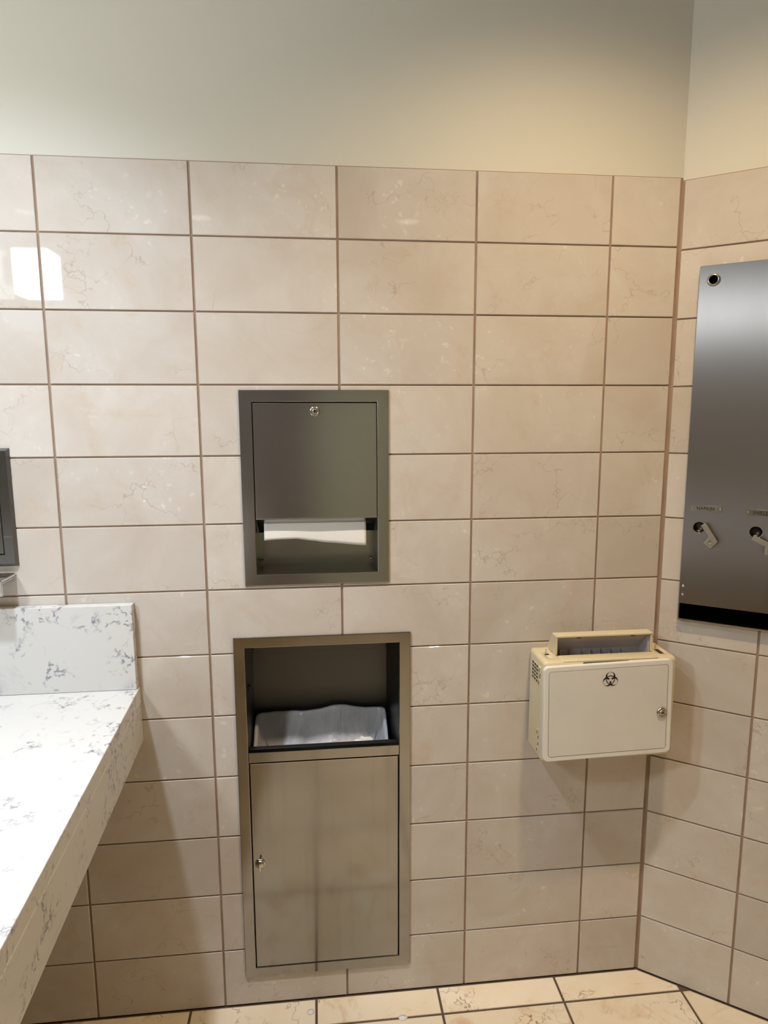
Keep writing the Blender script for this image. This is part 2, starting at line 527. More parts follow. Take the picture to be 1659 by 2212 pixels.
def put_tile(parent, pts, mat, v_back=-0.003, v_front=0.0, jitter=True):
    cu = sum(p[0] for p in pts) / len(pts); cw = sum(p[1] for p in pts) / len(pts)
    loc = [(p[0] - cu, p[1] - cw) for p in pts]
    key = (mat.name, tuple((round(a, 4), round(c, 4)) for a, c in loc))
    def mk():
        b = plate([loc], v_back, v_front, 0.0011, 1)
        bmesh.ops.recalc_face_normals(b, faces=b.faces); return b
    o = link('tile', tile_mesh(key, mk, mat), parent)
    o.location = P3(cu, random.uniform(-0.0003, 0.0002) if jitter else 0, cw)
    if jitter: o.rotation_euler = (random.uniform(-1, 1) * 0.0012, 0, random.uniform(-1, 1) * 0.0010)
    return o

JU, JW = 0.0024, 0.0018     # half joints
def tile_wall(parent, cols, rows, u_min, u_max, holes, mat=MT_TILE):
    for r in range(len(rows) - 1):
        w1, w0 = rows[r] - (JW if r else 0), rows[r + 1] + JW
        for c in range(len(cols) - 1):
            u0, u1 = max(cols[c] + JU, u_min), min(cols[c + 1] - JU, u_max)
            if u1 - u0 < 0.02: continue
            pcs = [rect(u0, u1, w0, w1)]
            for h in holes:
                nxt = []
                for p in pcs:
                    if len(p) == 4: nxt += cut_rect(p[0][0], p[1][0], p[0][1], p[2][1], h)
                    else: nxt.append(p)
                pcs = nxt
            for p in pcs: put_tile(parent, p, mat)

wall_back = shell('wall_back', LEFT_X - 0.18, XC + 0.004, 0.0, CEIL, [TD_HOLE, WR_HOLE], BACKW, split=1.9845,
                  label='cream marble tiled wall with greenish beige paint above')
tile_wall(wall_back, X_COLS, Z_ROWS, LEFT_X + 0.004, XC - 0.005, [TD_HOLE, WR_HOLE])

RW_LEN = 1.20
wall_right = shell('wall_right', 0.0, RW_LEN, 0.0, CEIL, [ND_HOLE], RIGHTW, split=1.979,
                   label='angled marble tiled wall with beige paint above, right of the corner')
tile_wall(wall_right, [-0.1, 0.2185, 0.5235, 0.8285, 1.1335, 1.4385], Z_ROWS_R, 0.0045, RW_LEN - 0.003, [ND_HOLE])

E1 = RIGHTW @ P3(RW_LEN, 0, 0)            # far end of the angled wall
FRONT_Y = -3.60
EASTW = Matrix.Translation((E1.x, E1.y, 0)) @ Matrix.Rotation(-math.pi / 2, 4, 'Z')
wall_east = shell('wall_side', 0.0, E1.y - FRONT_Y, 0.0, CEIL, [], EASTW, split=1.979, label='tiled side wall beyond the angled corner')
tile_wall(wall_east, [0.3048 * k - 0.1 for k in range(11)], Z_ROWS_R, 0.004, E1.y - FRONT_Y - 0.004, [])
SOUTHW = Matrix.Translation((E1.x, FRONT_Y, 0)) @ Matrix.Rotation(math.pi, 4, 'Z')
shell('wall_front', 0.0, E1.x - LEFT_X, 0.0, CEIL, [], SOUTHW, mat_low=MT_PAINT_DARK, label='painted wall behind the viewer')
WESTW = Matrix.Translation((LEFT_X, FRONT_Y, 0)) @ Matrix.Rotation(math.pi / 2, 4, 'Z')
wall_left = shell('wall_left', 0.0, -FRONT_Y, 0.0, CEIL, [], WESTW, split=1.979, label='tiled wall behind the vanity, left of the view')
tile_wall(wall_left, [0.3048 * k - 0.12 for k in range(14)], Z_ROWS, 0.004, -FRONT_Y - 0.004, [])

# ceiling and floor follow the room's outline
OUTLINE = [(LEFT_X, 0.0), (XC, 0.0), (E1.x, E1.y), (E1.x, FRONT_Y), (LEFT_X, FRONT_Y)]
def slab(name, z0, z1, mat, label, grow=0.19):
    b = bmesh.new()
    pts = [(LEFT_X - grow, grow), (XC + grow * 0.5, grow), (E1.x + grow, E1.y + grow * 0.5), (E1.x + grow, FRONT_Y - grow), (LEFT_X - grow, FRONT_Y - grow)]
    lo = [b.verts.new((x, y, z0)) for x, y in pts]; hi = [b.verts.new((x, y, z1)) for x, y in pts]
    b.faces.new(hi); b.faces.new(lo[::-1])
    for i in range(5): b.faces.new((lo[i], lo[(i + 1) % 5], hi[(i + 1) % 5], hi[i]))
    o = part(name, b, mat, None); o['kind'] = 'structure'; o['label'] = label
    return o
slab('ceiling', CEIL, CEIL + 0.1, MT_CEIL, 'off-white plaster ceiling')
floor = slab('floor', -0.10, -0.0025, MT_FGROUT, 'polished cream marble tile floor with dark grout')

def clip(poly, ax, ay, bx, by):
    """keep the side to the right of a->b"""
    out = []
    side = lambda p: (bx - ax) * (p[1] - ay) - (by - ay) * (p[0] - ax)
    for i in range(len(poly)):
        p, q = poly[i], poly[(i + 1) % len(poly)]
        sp, sq = side(p), side(q)
        if sp <= 0: out.append(p)
        if sp * sq < 0:
            t = sp / (sp - sq); out.append((p[0] + (q[0] - p[0]) * t, p[1] + (q[1] - p[1]) * t))
    return out

FT, FJ = 0.3105, 0.0030
def floor_tiles():
    g = 0.0035
    for i in range(-5, 6):
        for j in range(0, 13):
            x0, x1 = 0.8427 + FT * i + FJ, 0.8427 + FT * (i + 1) - FJ
            y1, y0 = -0.0767 - FT * (j - 1) - FJ, -0.0767 - FT * j + FJ
            y1, y0 = min(y1, -g), max(y0, FRONT_Y + g); x0, x1 = max(x0, LEFT_X + g), min(x1, E1.x - g)
            if x1 - x0 < 0.02 or y1 - y0 < 0.02: continue
            nx, ny = math.sin(TH) * g, math.cos(TH) * g
            poly = clip([(x0, y0), (x1, y0), (x1, y1), (x0, y1)], XC - nx, -ny, E1.x - nx, E1.y - ny)
            if len(poly) < 3: continue
            if max(p[0] for p in poly) - min(p[0] for p in poly) < 0.02: continue
            cx = sum(p[0] for p in poly) / len(poly); cy = sum(p[1] for p in poly) / len(poly)
            key = ('floor', tuple((round(p[0] - cx, 4), round(p[1] - cy, 4)) for p in poly))
            def mk():
                b = bmesh.new()
                hi = [b.verts.new((p[0] - cx, p[1] - cy, 0)) for p in poly]; lo = [b.verts.new((p[0] - cx, p[1] - cy, -0.0025)) for p in poly]
                b.faces.new(hi); n = len(poly)
                for k in range(n): b.faces.new((lo[k], lo[(k + 1) % n], hi[(k + 1) % n], hi[k]))
                bmesh.ops.recalc_face_normals(b, faces=b.faces)
                bevel(b, 0.001, 1, 0.9, lambda e: all(v.co.z > -1e-6 for v in e.verts))
                return b
            o = link('tile', tile_mesh(key, mk, MT_FLOOR), floor)
            o.location = (cx, cy, random.uniform(-0.0003, 0.0001))
            o.rotation_euler = (random.uniform(-1, 1) * 0.001, random.uniform(-1, 1) * 0.001, 0)
floor_tiles()

# ------------------------------------------------------------------ vanity counter
def vanity():
    edge = lambda y: 0.1475 + 0.049 * (-y)
    Y1 = -2.45
    t = thing('vanity_counter', 'white quartz vanity counter with grey speckled veins and deep front apron', 'counter', (-0.2, 0.3, 0.722))
    b = bmesh.new()
    def hexa(b, pts_lo, pts_hi):
        lo = [b.verts.new(p) for p in pts_lo]; hi = [b.verts.new(p) for p in pts_hi]
        b.faces.new(hi); b.faces.new(lo[::-1])
        for i in range(4): b.faces.new((lo[i], lo[(i + 1) % 4], hi[(i + 1) % 4], hi[i]))
    def slabq(x0a, x0b, x1a, x1b, z0, z1, bev):
        q = [(x0a, -0.001), (x1a, -0.001), (x1b, Y1), (x0b, Y1)]
        b = bmesh.new(); hexa(b, [(x, y, z0) for x, y in q], [(x, y, z1) for x, y in q])
        bmesh.ops.recalc_face_normals(b, faces=b.faces); bevel(b, bev, 2)
        return b
    part('countertop', slabq(LEFT_X + 0.004, LEFT_X + 0.004, edge(0), edge(Y1), 0.822, 0.853, 0.0015), MT_QUARTZ, t)
    part('apron', slabq(edge(0) - 0.024, edge(Y1) - 0.024, edge(0) + 0.0002, edge(Y1) + 0.0002, 0.7222, 0.8215, 0.0015), MT_QUARTZ, t)
    part('side_splash', box(LEFT_X + 0.004, 0.1448, 0.001, 0.0215, 0.8535, 1.0505, 0.0012), MT_QUARTZ, t)
    bs = bmesh.new()
    q = [(LEFT_X + 0.003, -0.023), (LEFT_X + 0.0235, -0.023), (LEFT_X + 0.0235, Y1), (LEFT_X + 0.003, Y1)]
    hexa(bs, [(x, y, 0.8535) for x, y in q], [(x, y, 1.0505) for x, y in q])
    part('rear_splash', bs, MT_QUARTZ, t)
    for yy in (-0.5, -1.5, -2.3): part('wall_bracket', box(LEFT_X + 0.004, 0.06, -yy, -yy + 0.03, 0.62, 0.822), MT_STEEL_IN, t)
vanity()

# ------------------------------------------------------------------ lock, shared by the fittings
def lock(parent, cu, cw, v, r, key_deg=90, deep=0.006, dark=False):
    k = r / 0.0115
    o = part('lock', lathe([(r, v), (r, v + 0.0015 * k), (r * 0.86, v + 0.0034 * k), (r * 0.64, v + 0.0040 * k), (r * 0.58, v + 0.0026 * k),
                            (r * 0.56, v + 0.0026 * k), (r * 0.53, v + 0.0040 * k), (r * 0.46, v + deep * k * 0.75), (0, v + deep * k * 0.78)], cu, cw),
             MT_NICKEL if not dark else MT_DARKMETAL, parent, smooth=True, label='round nickel lock with a keyhole')
    kh = rot_pts(rrect(cu - r * 0.30, cu + r * 0.30, cw - r * 0.085, cw + r * 0.085, r * 0.08, 3), cu, cw, key_deg)
    part('keyhole', plate([kh], v + deep * k * 0.5, v + deep * k * 0.80), MT_BLACK, o)
    return o

# ------------------------------------------------------------------ paper towel dispenser
def towel_dispenser():
    t = thing('paper_towel_dispenser', 'recessed stainless paper towel dispenser with a locked door and sheet hanging below', 'dispenser', (0.555, 0.0, 1.0807))
    U0, U1, W0, W1 = 0.3910, 0.7195, 1.0807, 1.5190
    A0, A1, C0, C1 = 0.4178, 0.6938, 1.1068, 1.4932
    f = bmesh.new()
    # four mitred bars of the flange, slightly domed, with turned-in lips
    part('frame', plate([rect(U0, U1, W0, W1), rect(A0, A1, C0, C1)[::-1]], 0.0004, 0.0045, 0.0012, 2, f), MT_STEEL, t)
    c = bmesh.new()
    D = -0.098
    for (a, bb) in (((A0, C0), (A1, C0)), ((A1, C0), (A1, C1)), ((A1, C1), (A0, C1)), ((A0, C1), (A0, C0))):
        q = [P3(a[0], 0.0003, a[1]), P3(bb[0], 0.0003, bb[1]), P3(bb[0], D, bb[1]), P3(a[0], D, a[1])]
        c.faces.new([c.verts.new(p) for p in q])
    c.faces.new([c.verts.new(P3(u, D, w)) for u, w in rect(A0, A1, C0, C1)])
    bmesh.ops.remove_doubles(c, verts=c.verts, dist=1e-5)
    cab = part('cabinet', c, MT_STEEL_TD, t)
    sol = cab.modifiers.new('thickness', 'SOLIDIFY'); sol.thickness = 0.001; sol.offset = 0
    # door with a turned lower lip
    DZ = 1.2345
    part('door', plate([rect(A0 + 0.0026, A1 - 0.0016, DZ, C1 - 0.0026)], 0.0002, 0.0040, 0.0010, 2), MT_STEEL, t)
    lip = bmesh.new()
    box(A0 + 0.0026, A1 - 0.0016, 0.0002, 0.0046, DZ - 0.0016, DZ + 0.0004, 0.0006, 2, lip)
    part('door_lip', lip, MT_NICKEL, t)
    lock(t, 0.5555, 1.4722, 0.0040, 0.0113, 90)
    # sloping towel tray with its slot, two cheeks, the hanging towel
    tr = plate([rect(A0 + 0.004, A1 - 0.003, 0.0, 0.056), rrect(0.4305, 0.6825, 0.013, 0.032, 0.004, 4)[::-1]], 0.0, 0.0012)
    def slope(bm):
        for v in bm.verts:
            d, s = -v.co.y, v.co.z            # s runs back and down
            v.co = P3(v.co.x, -s * 0.76 + d * 0.65 - 0.0005, DZ - 0.0020 - s * 0.65 - d * 0.76)
    slope(tr)
    part('towel_tray', tr, MT_STEEL, t)
    bk = plate([rect(0.426, 0.687, 0.010, 0.036)], -0.0030, -0.0020); slope(bk)  # dark plate painting the shade inside the slot
    part('slot_shadow_plate', bk, MT_GAP_SHADE, t, label='black plate painting the shade behind the towel slot')
    for uu in (A0 + 0.0012, A1 - 0.0022):
        ck = bmesh.new()
        q = [(-0.001, DZ), (-0.0445, DZ), (-0.0445, DZ - 0.0400), (-0.038, DZ - 0.0400)]
        l0 = [ck.verts.new(P3(uu, v, w)) for v, w in q]; l1 = [ck.verts.new(P3(uu + 0.001, v, w)) for v, w in q]
        ck.faces.new(l0); ck.faces.new(l1[::-1])
        for i in range(4): ck.faces.new((l0[i], l0[(i + 1) % 4], l1[(i + 1) % 4], l1[i]))
        part('tray_cheek', ck, MT_STEEL, t)
    for uu in (0.4225, 0.6865):
        part('corner_clip', lathe([(0.0032, -0.092), (0.0032, -0.089), (0.0018, -0.0875), (0, -0.0873)], uu, 1.1175, 12), MT_NICKEL, t, True)
    # towel sheet: its own thing, held in the slot
    tw = bmesh.new()
    nu, nw = 40, 8
    def bottom(s):
        pts = [(0, 1.1830), (0.14, 1.1850), (0.31, 1.1853), (0.46, 1.1802), (0.60, 1.1752), (1.0, 1.1665)]
        for (a, za), (bq, zb) in zip(pts, pts[1:]):
            if s <= bq:
                k = (s - a) / (bq - a); k = k * k * (3 - 2 * k) * 0.4 + k * 0.6
                return za + (zb - za) * k
        return pts[-1][1]
    g = []
    for i in range(nu + 1):
        s = i / nu; row = []
        for j in range(nw + 1):
            k = j / nw
            u = 0.4362 + s * (0.6682 - 0.4362)
            w = 1.2275 + (bottom(s) - 1.2275) * k
            v = -0.0150 + 0.004 * math.sin(k * 2.2) + 0.0016 * math.sin(s * 7 + 1) * k + 0.003 * k * k
            row.append(tw.verts.new(P3(u, v, w)))
        g.append(row)
    for i in range(nu):
        for j in range(nw): tw.faces.new((g[i][j], g[i + 1][j], g[i + 1][j + 1], g[i][j + 1]))
    o = part('paper_towel', tw, MT_PAPER, None, True)
    sm = o.modifiers.new('thickness', 'SOLIDIFY'); sm.thickness = 0.0004
    tag(o, 'white paper towel sheet with a slanted edge hanging from the dispenser slot', 'paper towel')
towel_dispenser()

# ------------------------------------------------------------------ waste receptacle
def waste_receptacle():
    t = thing('waste_receptacle', 'recessed stainless waste receptacle with open top and tall flat door near the floor', 'trash bin', (0.564, 0.0, 0.080))
    U0, U1, W0, W1 = 0.3590, 0.7700, 0.0800, 0.9585
    A0, A1, C0, C1 = 0.3846, 0.7432, 0.1062, 0.9342
    part('frame', plate([rect(U0, U1, W0, W1), rect(A0, A1, C0, C1)[::-1]], 0.0004, 0.0050, 0.0013, 2), MT_STEEL_DOOR, t)
    D = -0.145
    c = bmesh.new()
    B0, B1 = 0.3872, 0.7285          # the back is a little narrower
    for (a, a2, bb, b2) in (((A0, C0), (B0, C0), (A1, C0), (B1, C0)), ((A1, C0), (B1, C0), (A1, C1), (B1, C1)),
                            ((A1, C1), (B1, C1), (A0, C1), (B0, C1)), ((A0, C1), (B0, C1), (A0, C0), (B0, C0))):
        q = [P3(a[0], 0.0003, a[1]), P3(bb[0], 0.0003, bb[1]), P3(b2[0], D, b2[1]), P3(a2[0], D, a2[1])]
        c.faces.new([c.verts.new(p) for p in q])
    c.faces.new([c.verts.new(P3(u, D, w)) for u, w in rect(B0, B1, C0, C1)])
    bmesh.ops.remove_doubles(c, verts=c.verts, dist=1e-5)
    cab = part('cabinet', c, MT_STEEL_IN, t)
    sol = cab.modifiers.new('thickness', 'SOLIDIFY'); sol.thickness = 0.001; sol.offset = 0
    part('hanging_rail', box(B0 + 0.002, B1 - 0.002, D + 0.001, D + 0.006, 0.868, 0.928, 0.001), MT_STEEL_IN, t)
    for uu, ww in ((A0 + 0.0015, 0.815), (A1 - 0.0055, 0.825)):
        part('side_clip', box(uu, uu + 0.004, -0.045, -0.030, ww, ww + 0.012, 0.0008), MT_DARKMETAL, t)
    part('crossbar', box(A0 + 0.0003, A1 - 0.0003, -0.012, 0.0042, 0.6505, 0.6762, 0.0012), MT_STEEL_DOOR, t)
    part('crossbar_shade_strip', box(A0 + 0.001, A1 - 0.001, -0.026, -0.0122, 0.6505, 0.6768, 0.0012), MT_GAP_SHADE, t, label='black strip painting the shaded flange behind the crossbar')  # the crossbar's return flange, its shade put in as black
    d = part('door', plate([rect(A0 + 0.0024, A1 - 0.0030, C0 + 0.0016, 0.6480)], -0.0008, 0.0046, 0.0012, 2), MT_STEEL_DOOR, t)
    part('door_edge', box(A0 + 0.0024, A1 - 0.0030, 0.0006, 0.0050, 0.6466, 0.6486, 0.0005), MT_NICKEL, d, label='bright turned top edge of the door')
    part('rear_gap_shade', box(A0 + 0.001, A1 - 0.001, -0.0090, -0.0070, C0 + 0.001, 0.6490), MT_GAP_SHADE, t)  # dark sheet behind the door, painting the shade in its gap
    # thumb turn
    cu, cw, v = 0.4040, 0.3895, 0.0046
    kn = part('knob', lathe([(0.0125, v), (0.0125, v + 0.0012), (0.0112, v + 0.0022), (0.0090, v + 0.0024), (0.0085, v + 0.0060), (0.0078, v + 0.0072), (0, v + 0.0074)], cu, cw), MT_NICKEL, d, True,
              label='small chrome thumb-turn knob')
    part('thumb_turn', box(cu - 0.0026, cu + 0.0026, v + 0.0070, v + 0.0185, cw - 0.0100, cw + 0.0105, 0.0022, 3), MT_CHROME, d, True)
    # inner bin
    ib = bmesh.new()
    I0, I1, J0, J1 = 0.3945, 0.7205, -0.128, -0.030
    for (u0, u1, v0, v1) in ((I0, I1, J0, J0 + 0.003), (I0, I1, J1 - 0.003, J1), (I0, I0 + 0.003, J0 + 0.003, J1 - 0.003), (I1 - 0.003, I1, J0 + 0.003, J1 - 0.003)):
        box(u0, u1, v0, v1, 0.112, 0.700 if v1 < -0.06 or u1 - u0 < 0.01 and False else 0.660, bm=ib)
    box(I0, I1, J0, J1, 0.108, 0.112, bm=ib)
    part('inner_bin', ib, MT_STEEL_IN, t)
    # plastic bag draped over the inner bin: a folded, wrinkled sleeve
    bg = bmesh.new()
    path = rrect(I0 + 0.001, I1 - 0.001, J0, J1, 0.016, 8)       # (u, v) plan of the rim
    pts = []
    n = len(path)
    for k in range(n):
        a, c2 = path[k], path[(k + 1) % n]
        L = math.hypot(c2[0] - a[0], c2[1] - a[1]); m = max(1, int(L / 0.006))
        for q in range(m): pts.append((a[0] + (c2[0] - a[0]) * q / m, a[1] + (c2[1] - a[1]) * q / m))
    cu, cv = (I0 + I1) / 2, (J0 + J1) / 2
    levels = [(-0.10, 0.0060), (-0.075, 0.0058), (-0.05, 0.0056), (-0.025, 0.0050), (-0.008, 0.0042), (0.0, 0.0015), (-0.003, -0.004), (-0.015, -0.006), (-0.03, -0.008), (-0.045, -0.011), (-0.060, -0.016),
              (-0.075, -0.022), (-0.085, -0.030), (-0.092, -0.038)]
    rings = []
    for li, (dz, off) in enumerate(levels):
        ring = []
        for (u, v) in pts:
            back = (v - J1) / (J0 - J1)                 # 0 at the front, 1 at the back
            zr = 0.664 + 0.0505 * min(1, back * 1.15)
            zr += 0.0028 * noise.noise(Vector((u * 30, v * 30, 0)))
            if back > 0.85: zr += 0.011 * math.exp(-((u - 0.605) / 0.040) ** 2) 
            dx, dy = u - cu, v - cv
            # outward direction of a rounded rectangle
            nx = max(-1, min(1, dx / ((I1 - I0) / 2))) ** 5; ny = max(-1, min(1, dy / ((J1 - J0) / 2))) ** 5
            ln = math.hypot(nx, ny) or 1; nx, ny = nx / ln, ny / ln
            amp = 0.0035 * min(1, abs(dz) * 18) + (0.010 * max(0, -dz - 0.02) * 8 if off < 0 else 0)
            wr = noise.noise(Vector((u * 42 + li * 0.13, v * 42, dz * 6))) + 0.6 * noise.noise(Vector((u * 95, v * 95 + 3, dz * 14)))
            o2 = off + amp * wr
            if off > 0: o2 = max(0.0012, min(o2, 0.0065))
            ring.append(bg.verts.new(P3(u + nx * o2, v + ny * o2, zr + dz)))
        rings.append(ring)
    for a, c2 in zip(rings, rings[1:]):
        for i in range(len(pts)):
            j = (i + 1) % len(pts); bg.faces.new((a[i], a[j], c2[j], c2[i]))
    ctr = bg.verts.new(P3(cu, cv, 0.60))
    for i in range(len(pts)): bg.faces.new((rings[-1][i], rings[-1][(i + 1) % len(pts)], ctr))
    o = part('trash_bag', bg, MT_BAG, None, True)
    tag(o, 'clear white plastic trash bag wrinkled over the bin inside the receptacle', 'trash bag')
    # crumpled towel in the bag
    cp = bmesh.new(); bmesh.ops.create_icosphere(cp, subdivisions=3, radius=1.0)
    for v in cp.verts:
        p = v.co.copy()
        r = 1 + 0.35 * noise.noise(p * 1.8) + 0.25 * noise.noise(p * 4.1)
        v.co = P3(0.664 + p.x * 0.030 * r, -0.078 + p.y * 0.016 * r, 0.634 + p.z * 0.024 * r)
    o = part('crumpled_paper_towel', cp, MT_PAPER, None)
    tag(o, 'crumpled white paper towel lying inside the clear trash bag', 'paper towel')
waste_receptacle()

# ------------------------------------------------------------------ sanitary disposal bin
def sanitary_bin():
    U0, U1, W0, W1, DP = 1.0615, 1.3815, 0.6645, 0.9085, 0.100
    t = thing('sanitary_disposal_bin', 'beige plastic sanitary disposal bin with hooded chute and white biohazard door', 'disposal bin', (1.2215, 0.0, W0))
    # body shell: rounded box with an open chute and two latch pockets in its top
    b = bmesh.new()
    us = [U0, 1.0800, 1.0940, 1.1040, 1.3395, 1.3500, 1.3655, U1]
    vs_ = [0.0012, 0.012, 0.040, 0.064, 0.078, DP]
    vd = {}
    def V(u, v, w):
        k = (round(u, 5), round(v, 5), round(w, 5))
        if k not in vd: vd[k] = b.verts.new(P3(*k))
        return vd[k]
    def hole(i, j):
        if i == 3 and 1 <= j <= 2: return 0.03           # chute mouth
        if i in (1, 5) and 2 <= j <= 3: return 0.018    # latch pockets
        return 0
    def Q(*p): b.faces.new([V(*q) for q in p])
    for i in range(7):
        for j in range(5):
            a, c, d, e = us[i], us[i + 1], vs_[j], vs_[j + 1]
            h = hole(i, j)
            if not h: Q((a, d, W1), (c, d, W1), (c, e, W1), (a, e, W1)); continue
            z = W1 - h
            if i != 3: Q((a, d, z), (c, d, z), (c, e, z), (a, e, z))
            if hole(i - 1, j) != h: Q((a, d, W1), (a, e, W1), (a, e, z), (a, d, z))
            if hole(i + 1, j) != h: Q((c, d, W1), (c, e, W1), (c, e, z), (c, d, z))
            if hole(i, j - 1) != h: Q((a, d, W1), (c, d, W1), (c, d, z), (a, d, z))
            if hole(i, j + 1) != h: Q((a, e, W1), (c, e, W1), (c, e, z), (a, e, z))
    for i in range(7):
        for j in (0, len(vs_) - 1): Q((us[i], vs_[j], W0), (us[i + 1], vs_[j], W0), (us[i + 1], vs_[j], W1), (us[i], vs_[j], W1))
    for j in range(5):
        for i in (0, 7): Q((us[i], vs_[j], W0), (us[i], vs_[j + 1], W0), (us[i], vs_[j + 1], W1), (us[i], vs_[j], W1))
    b.faces.new([V(u, vs_[0], W0) for u in us] + [V(us[-1], v, W0) for v in vs_[1:]] + [V(u, vs_[-1], W0) for u in reversed(us[:-1])] + [V(us[0], v, W0) for v in reversed(vs_[1:-1])])
    bmesh.ops.recalc_face_normals(b, faces=b.faces)
    def outer(e):
        on = lambda v: (abs(v.co.x - U0) < 1e-4) + (abs(v.co.x - U1) < 1e-4) + (abs(-v.co.y - DP) < 1e-4) + (abs(v.co.z - W0) < 1e-4) + (abs(v.co.z - W1) < 1e-4)
        return all(on(v) >= 2 for v in e.verts) and e.calc_face_angle(0) > 0.5
    bevel(b, 0.010, 4, 0.5, outer)
    part('body', b, MT_BEIGE, t, True)
    # chute hood, standing against the wall
    H0, H1, HZ, HV = 1.1030, 1.3400, 0.9545, 0.060
    TT = 0.0048
    def wedge(u0, u1, q):
        m = bmesh.new()
        l0 = [m.verts.new(P3(u0, v, w)) for v, w in q]; l1 = [m.verts.new(P3(u1, v, w)) for v, w in q]
        m.faces.new(l0); m.faces.new(l1[::-1])
        for i in range(len(q)): m.faces.new((l0[i], l0[(i + 1) % len(q)], l1[(i + 1) % len(q)], l1[i]))
        bmesh.ops.recalc_face_normals(m, faces=m.faces)
        return bevel(m, 0.0008, 2)
    side = [(0.0012, W1 - 0.0005), (HV, W1 - 0.0005), (HV, HZ - TT), (0.034, HZ - TT)]
    part('hood_side', wedge(H0, H0 + TT, side), MT_BEIGE, t)
    part('hood_side', wedge(H1 - TT, H1, side), MT_BEIGE, t)
    part('hood_top', box(H0, H1, 0.034, HV + 0.001, HZ - TT, HZ, 0.0012, 2), MT_BEIGE, t)
    part('hood_back', wedge(H0 + TT, H1 - TT, [(0.0012, W1 - 0.0005), (0.0042, W1 - 0.0005), (0.0370, HZ - TT), (0.0340, HZ - TT)]), MT_BEIGE, t)
    # white inner chute: a leaning back, side cheeks, ribs
    def lean(u0, u1, q, mat, name, par):
        m = bmesh.new()
        l0 = [m.verts.new(P3(u0, v, w)) for v, w in q]; l1 = [m.verts.new(P3(u1, v, w)) for v, w in q]
        m.faces.new(l0); m.faces.new(l1[::-1])
        for i in range(len(q)): m.faces.new((l0[i], l0[(i + 1) % len(q)], l1[(i + 1) % len(q)], l1[i]))
        return part(name, m, mat, par)
    cf = lean(H0 + TT + 0.0005, H1 - TT - 0.0005, [(0.050, 0.9493), (0.050, 0.9410), (0.046, 0.9385), (0.031, 0.9240), (0.018, 0.9060), (0.013, 0.8840), (0.0105, 0.8840), (0.0155, 0.9070), (0.0285, 0.9265), (0.044, 0.9412), (0.0465, 0.9493)],
              MT_LINER, 'chute_flap', t)
    cf['label'] = 'white curved flap inside the hood'
    for uu in (1.1575, 1.2900):
        part('flap_slot', box(uu, uu + 0.011, 0.0498, 0.0503, 0.9440, 0.9462), MT_INK_AND_SHADE, cf)
    lean(H1 - TT - 0.0050, H1 - TT - 0.0010, [(0.052, 0.949), (0.046, 0.940), (0.026, 0.925), (0.013, 0.906), (0.013, 0.884), (0.058, 0.884), (0.058, 0.905)], MT_LINER, 'flap_cheek', t)
    lean(H0 + TT + 0.0010, H0 + TT + 0.0050, [(0.052, 0.949), (0.046, 0.940), (0.026, 0.925), (0.013, 0.906), (0.013, 0.884), (0.030, 0.884)], MT_LINER, 'flap_cheek', t)
    for k in range(7):
        u = 1.1290 + k * 0.0247
        lean(u, u + 0.0014, [(0.0131, 0.884), (0.0175, 0.9035), (0.0205, 0.9065), (0.0250, 0.884)], MT_LINER, 'chute_rib', t)
    part('chute_floor', box(1.1045, 1.3390, 0.0125, 0.0635, 0.8790, 0.8820), MT_LINER, t)
    # raised front bar between the flap seams
    part('front_bar', box(1.1075, 1.3360, 0.0650, 0.0985, W1 - 0.004, W1 + 0.0016, 0.0030, 3), MT_BEIGE, t, True)
    # pockets: dark plates painting their shade, and clear tabs
    for u0, u1, wht in ((1.0803, 1.0937, True), (1.3503, 1.3652, False)):
        part('latch_pocket_shade', box(u0, u1, 0.0403, 0.0777, W1 - 0.0040, W1 - 0.0032), MT_INK_AND_SHADE, t)
        if wht: part('latch_plate', box(u0 + 0.002, u1, 0.054, 0.0775, W1 - 0.0030, W1 - 0.0012, 0.0006), MT_STICKER, t)
        part('latch_tab', box((u0 + u1) / 2 - 0.002, (u0 + u1) / 2 + 0.002, 0.040, 0.0425, W1 - 0.012, W1 + 0.010, 0.0010), MT_STICKER, t)
    # vent grille on the left flank: a dark plate painting the shade behind crossing bars
    def flank(v0, v1, w0, w1, u0, u1): return box(u0, u1, v0, v1, w0, w1)
    part('vent_shade_plate', flank(0.026, 0.068, 0.8440, 0.8890, U0 - 0.0004, U0 + 0.0002), MT_INK_AND_SHADE, t)
    for k in range(6):
        w = 0.8440 + k * 0.0088
        part('vent_bar', flank(0.025, 0.069, w - 0.0009, w + 0.0009, U0 - 0.0018, U0 - 0.0002), MT_BEIGE, t)
    for k in range(4):
        v = 0.026 + k * 0.0138
        part('vent_bar', flank(v - 0.0009, v + 0.0009, 0.8435, 0.8895, U0 - 0.0016, U0 - 0.0002), MT_BEIGE, t)
    # door, slightly crooked on its hinges
    CU, CW, DEG = 1.2150, 0.7885, 1.35
    HW, HH = 0.1535, 0.1145
    rr = lambda inset, r: rot_pts(rrect(CU - HW + inset, CU + HW - inset, CW - HH + inset, CW + HH - inset, r, 7), CU, CW, DEG)
    d = part('door', plate([rr(0, 0.012)], 0.1004, 0.1098, 0.0020, 3), MT_DOORW, t)
    part('door_groove', plate([rr(0.0112, 0.0070)], 0.1096, 0.1100), MT_BROWN, d)
    part('door_panel', plate([rr(0.0122, 0.0062)], 0.1098, 0.1103, 0.0003, 1), MT_DOORC, d)
    part('door_finger_slot', plate([rot_pts([(1.152, 0.9000), (1.157, 0.9042), (1.262, 0.9042), (1.272, 0.9000)], CU, CW, 0.4)], 0.0990, 0.1008), MT_INK_AND_SHADE, t)
    # biohazard sign, scanned into strips
    bio_u, bio_w = rot_pts([(1.2160, 0.8640)], CU, CW, 0)[0]
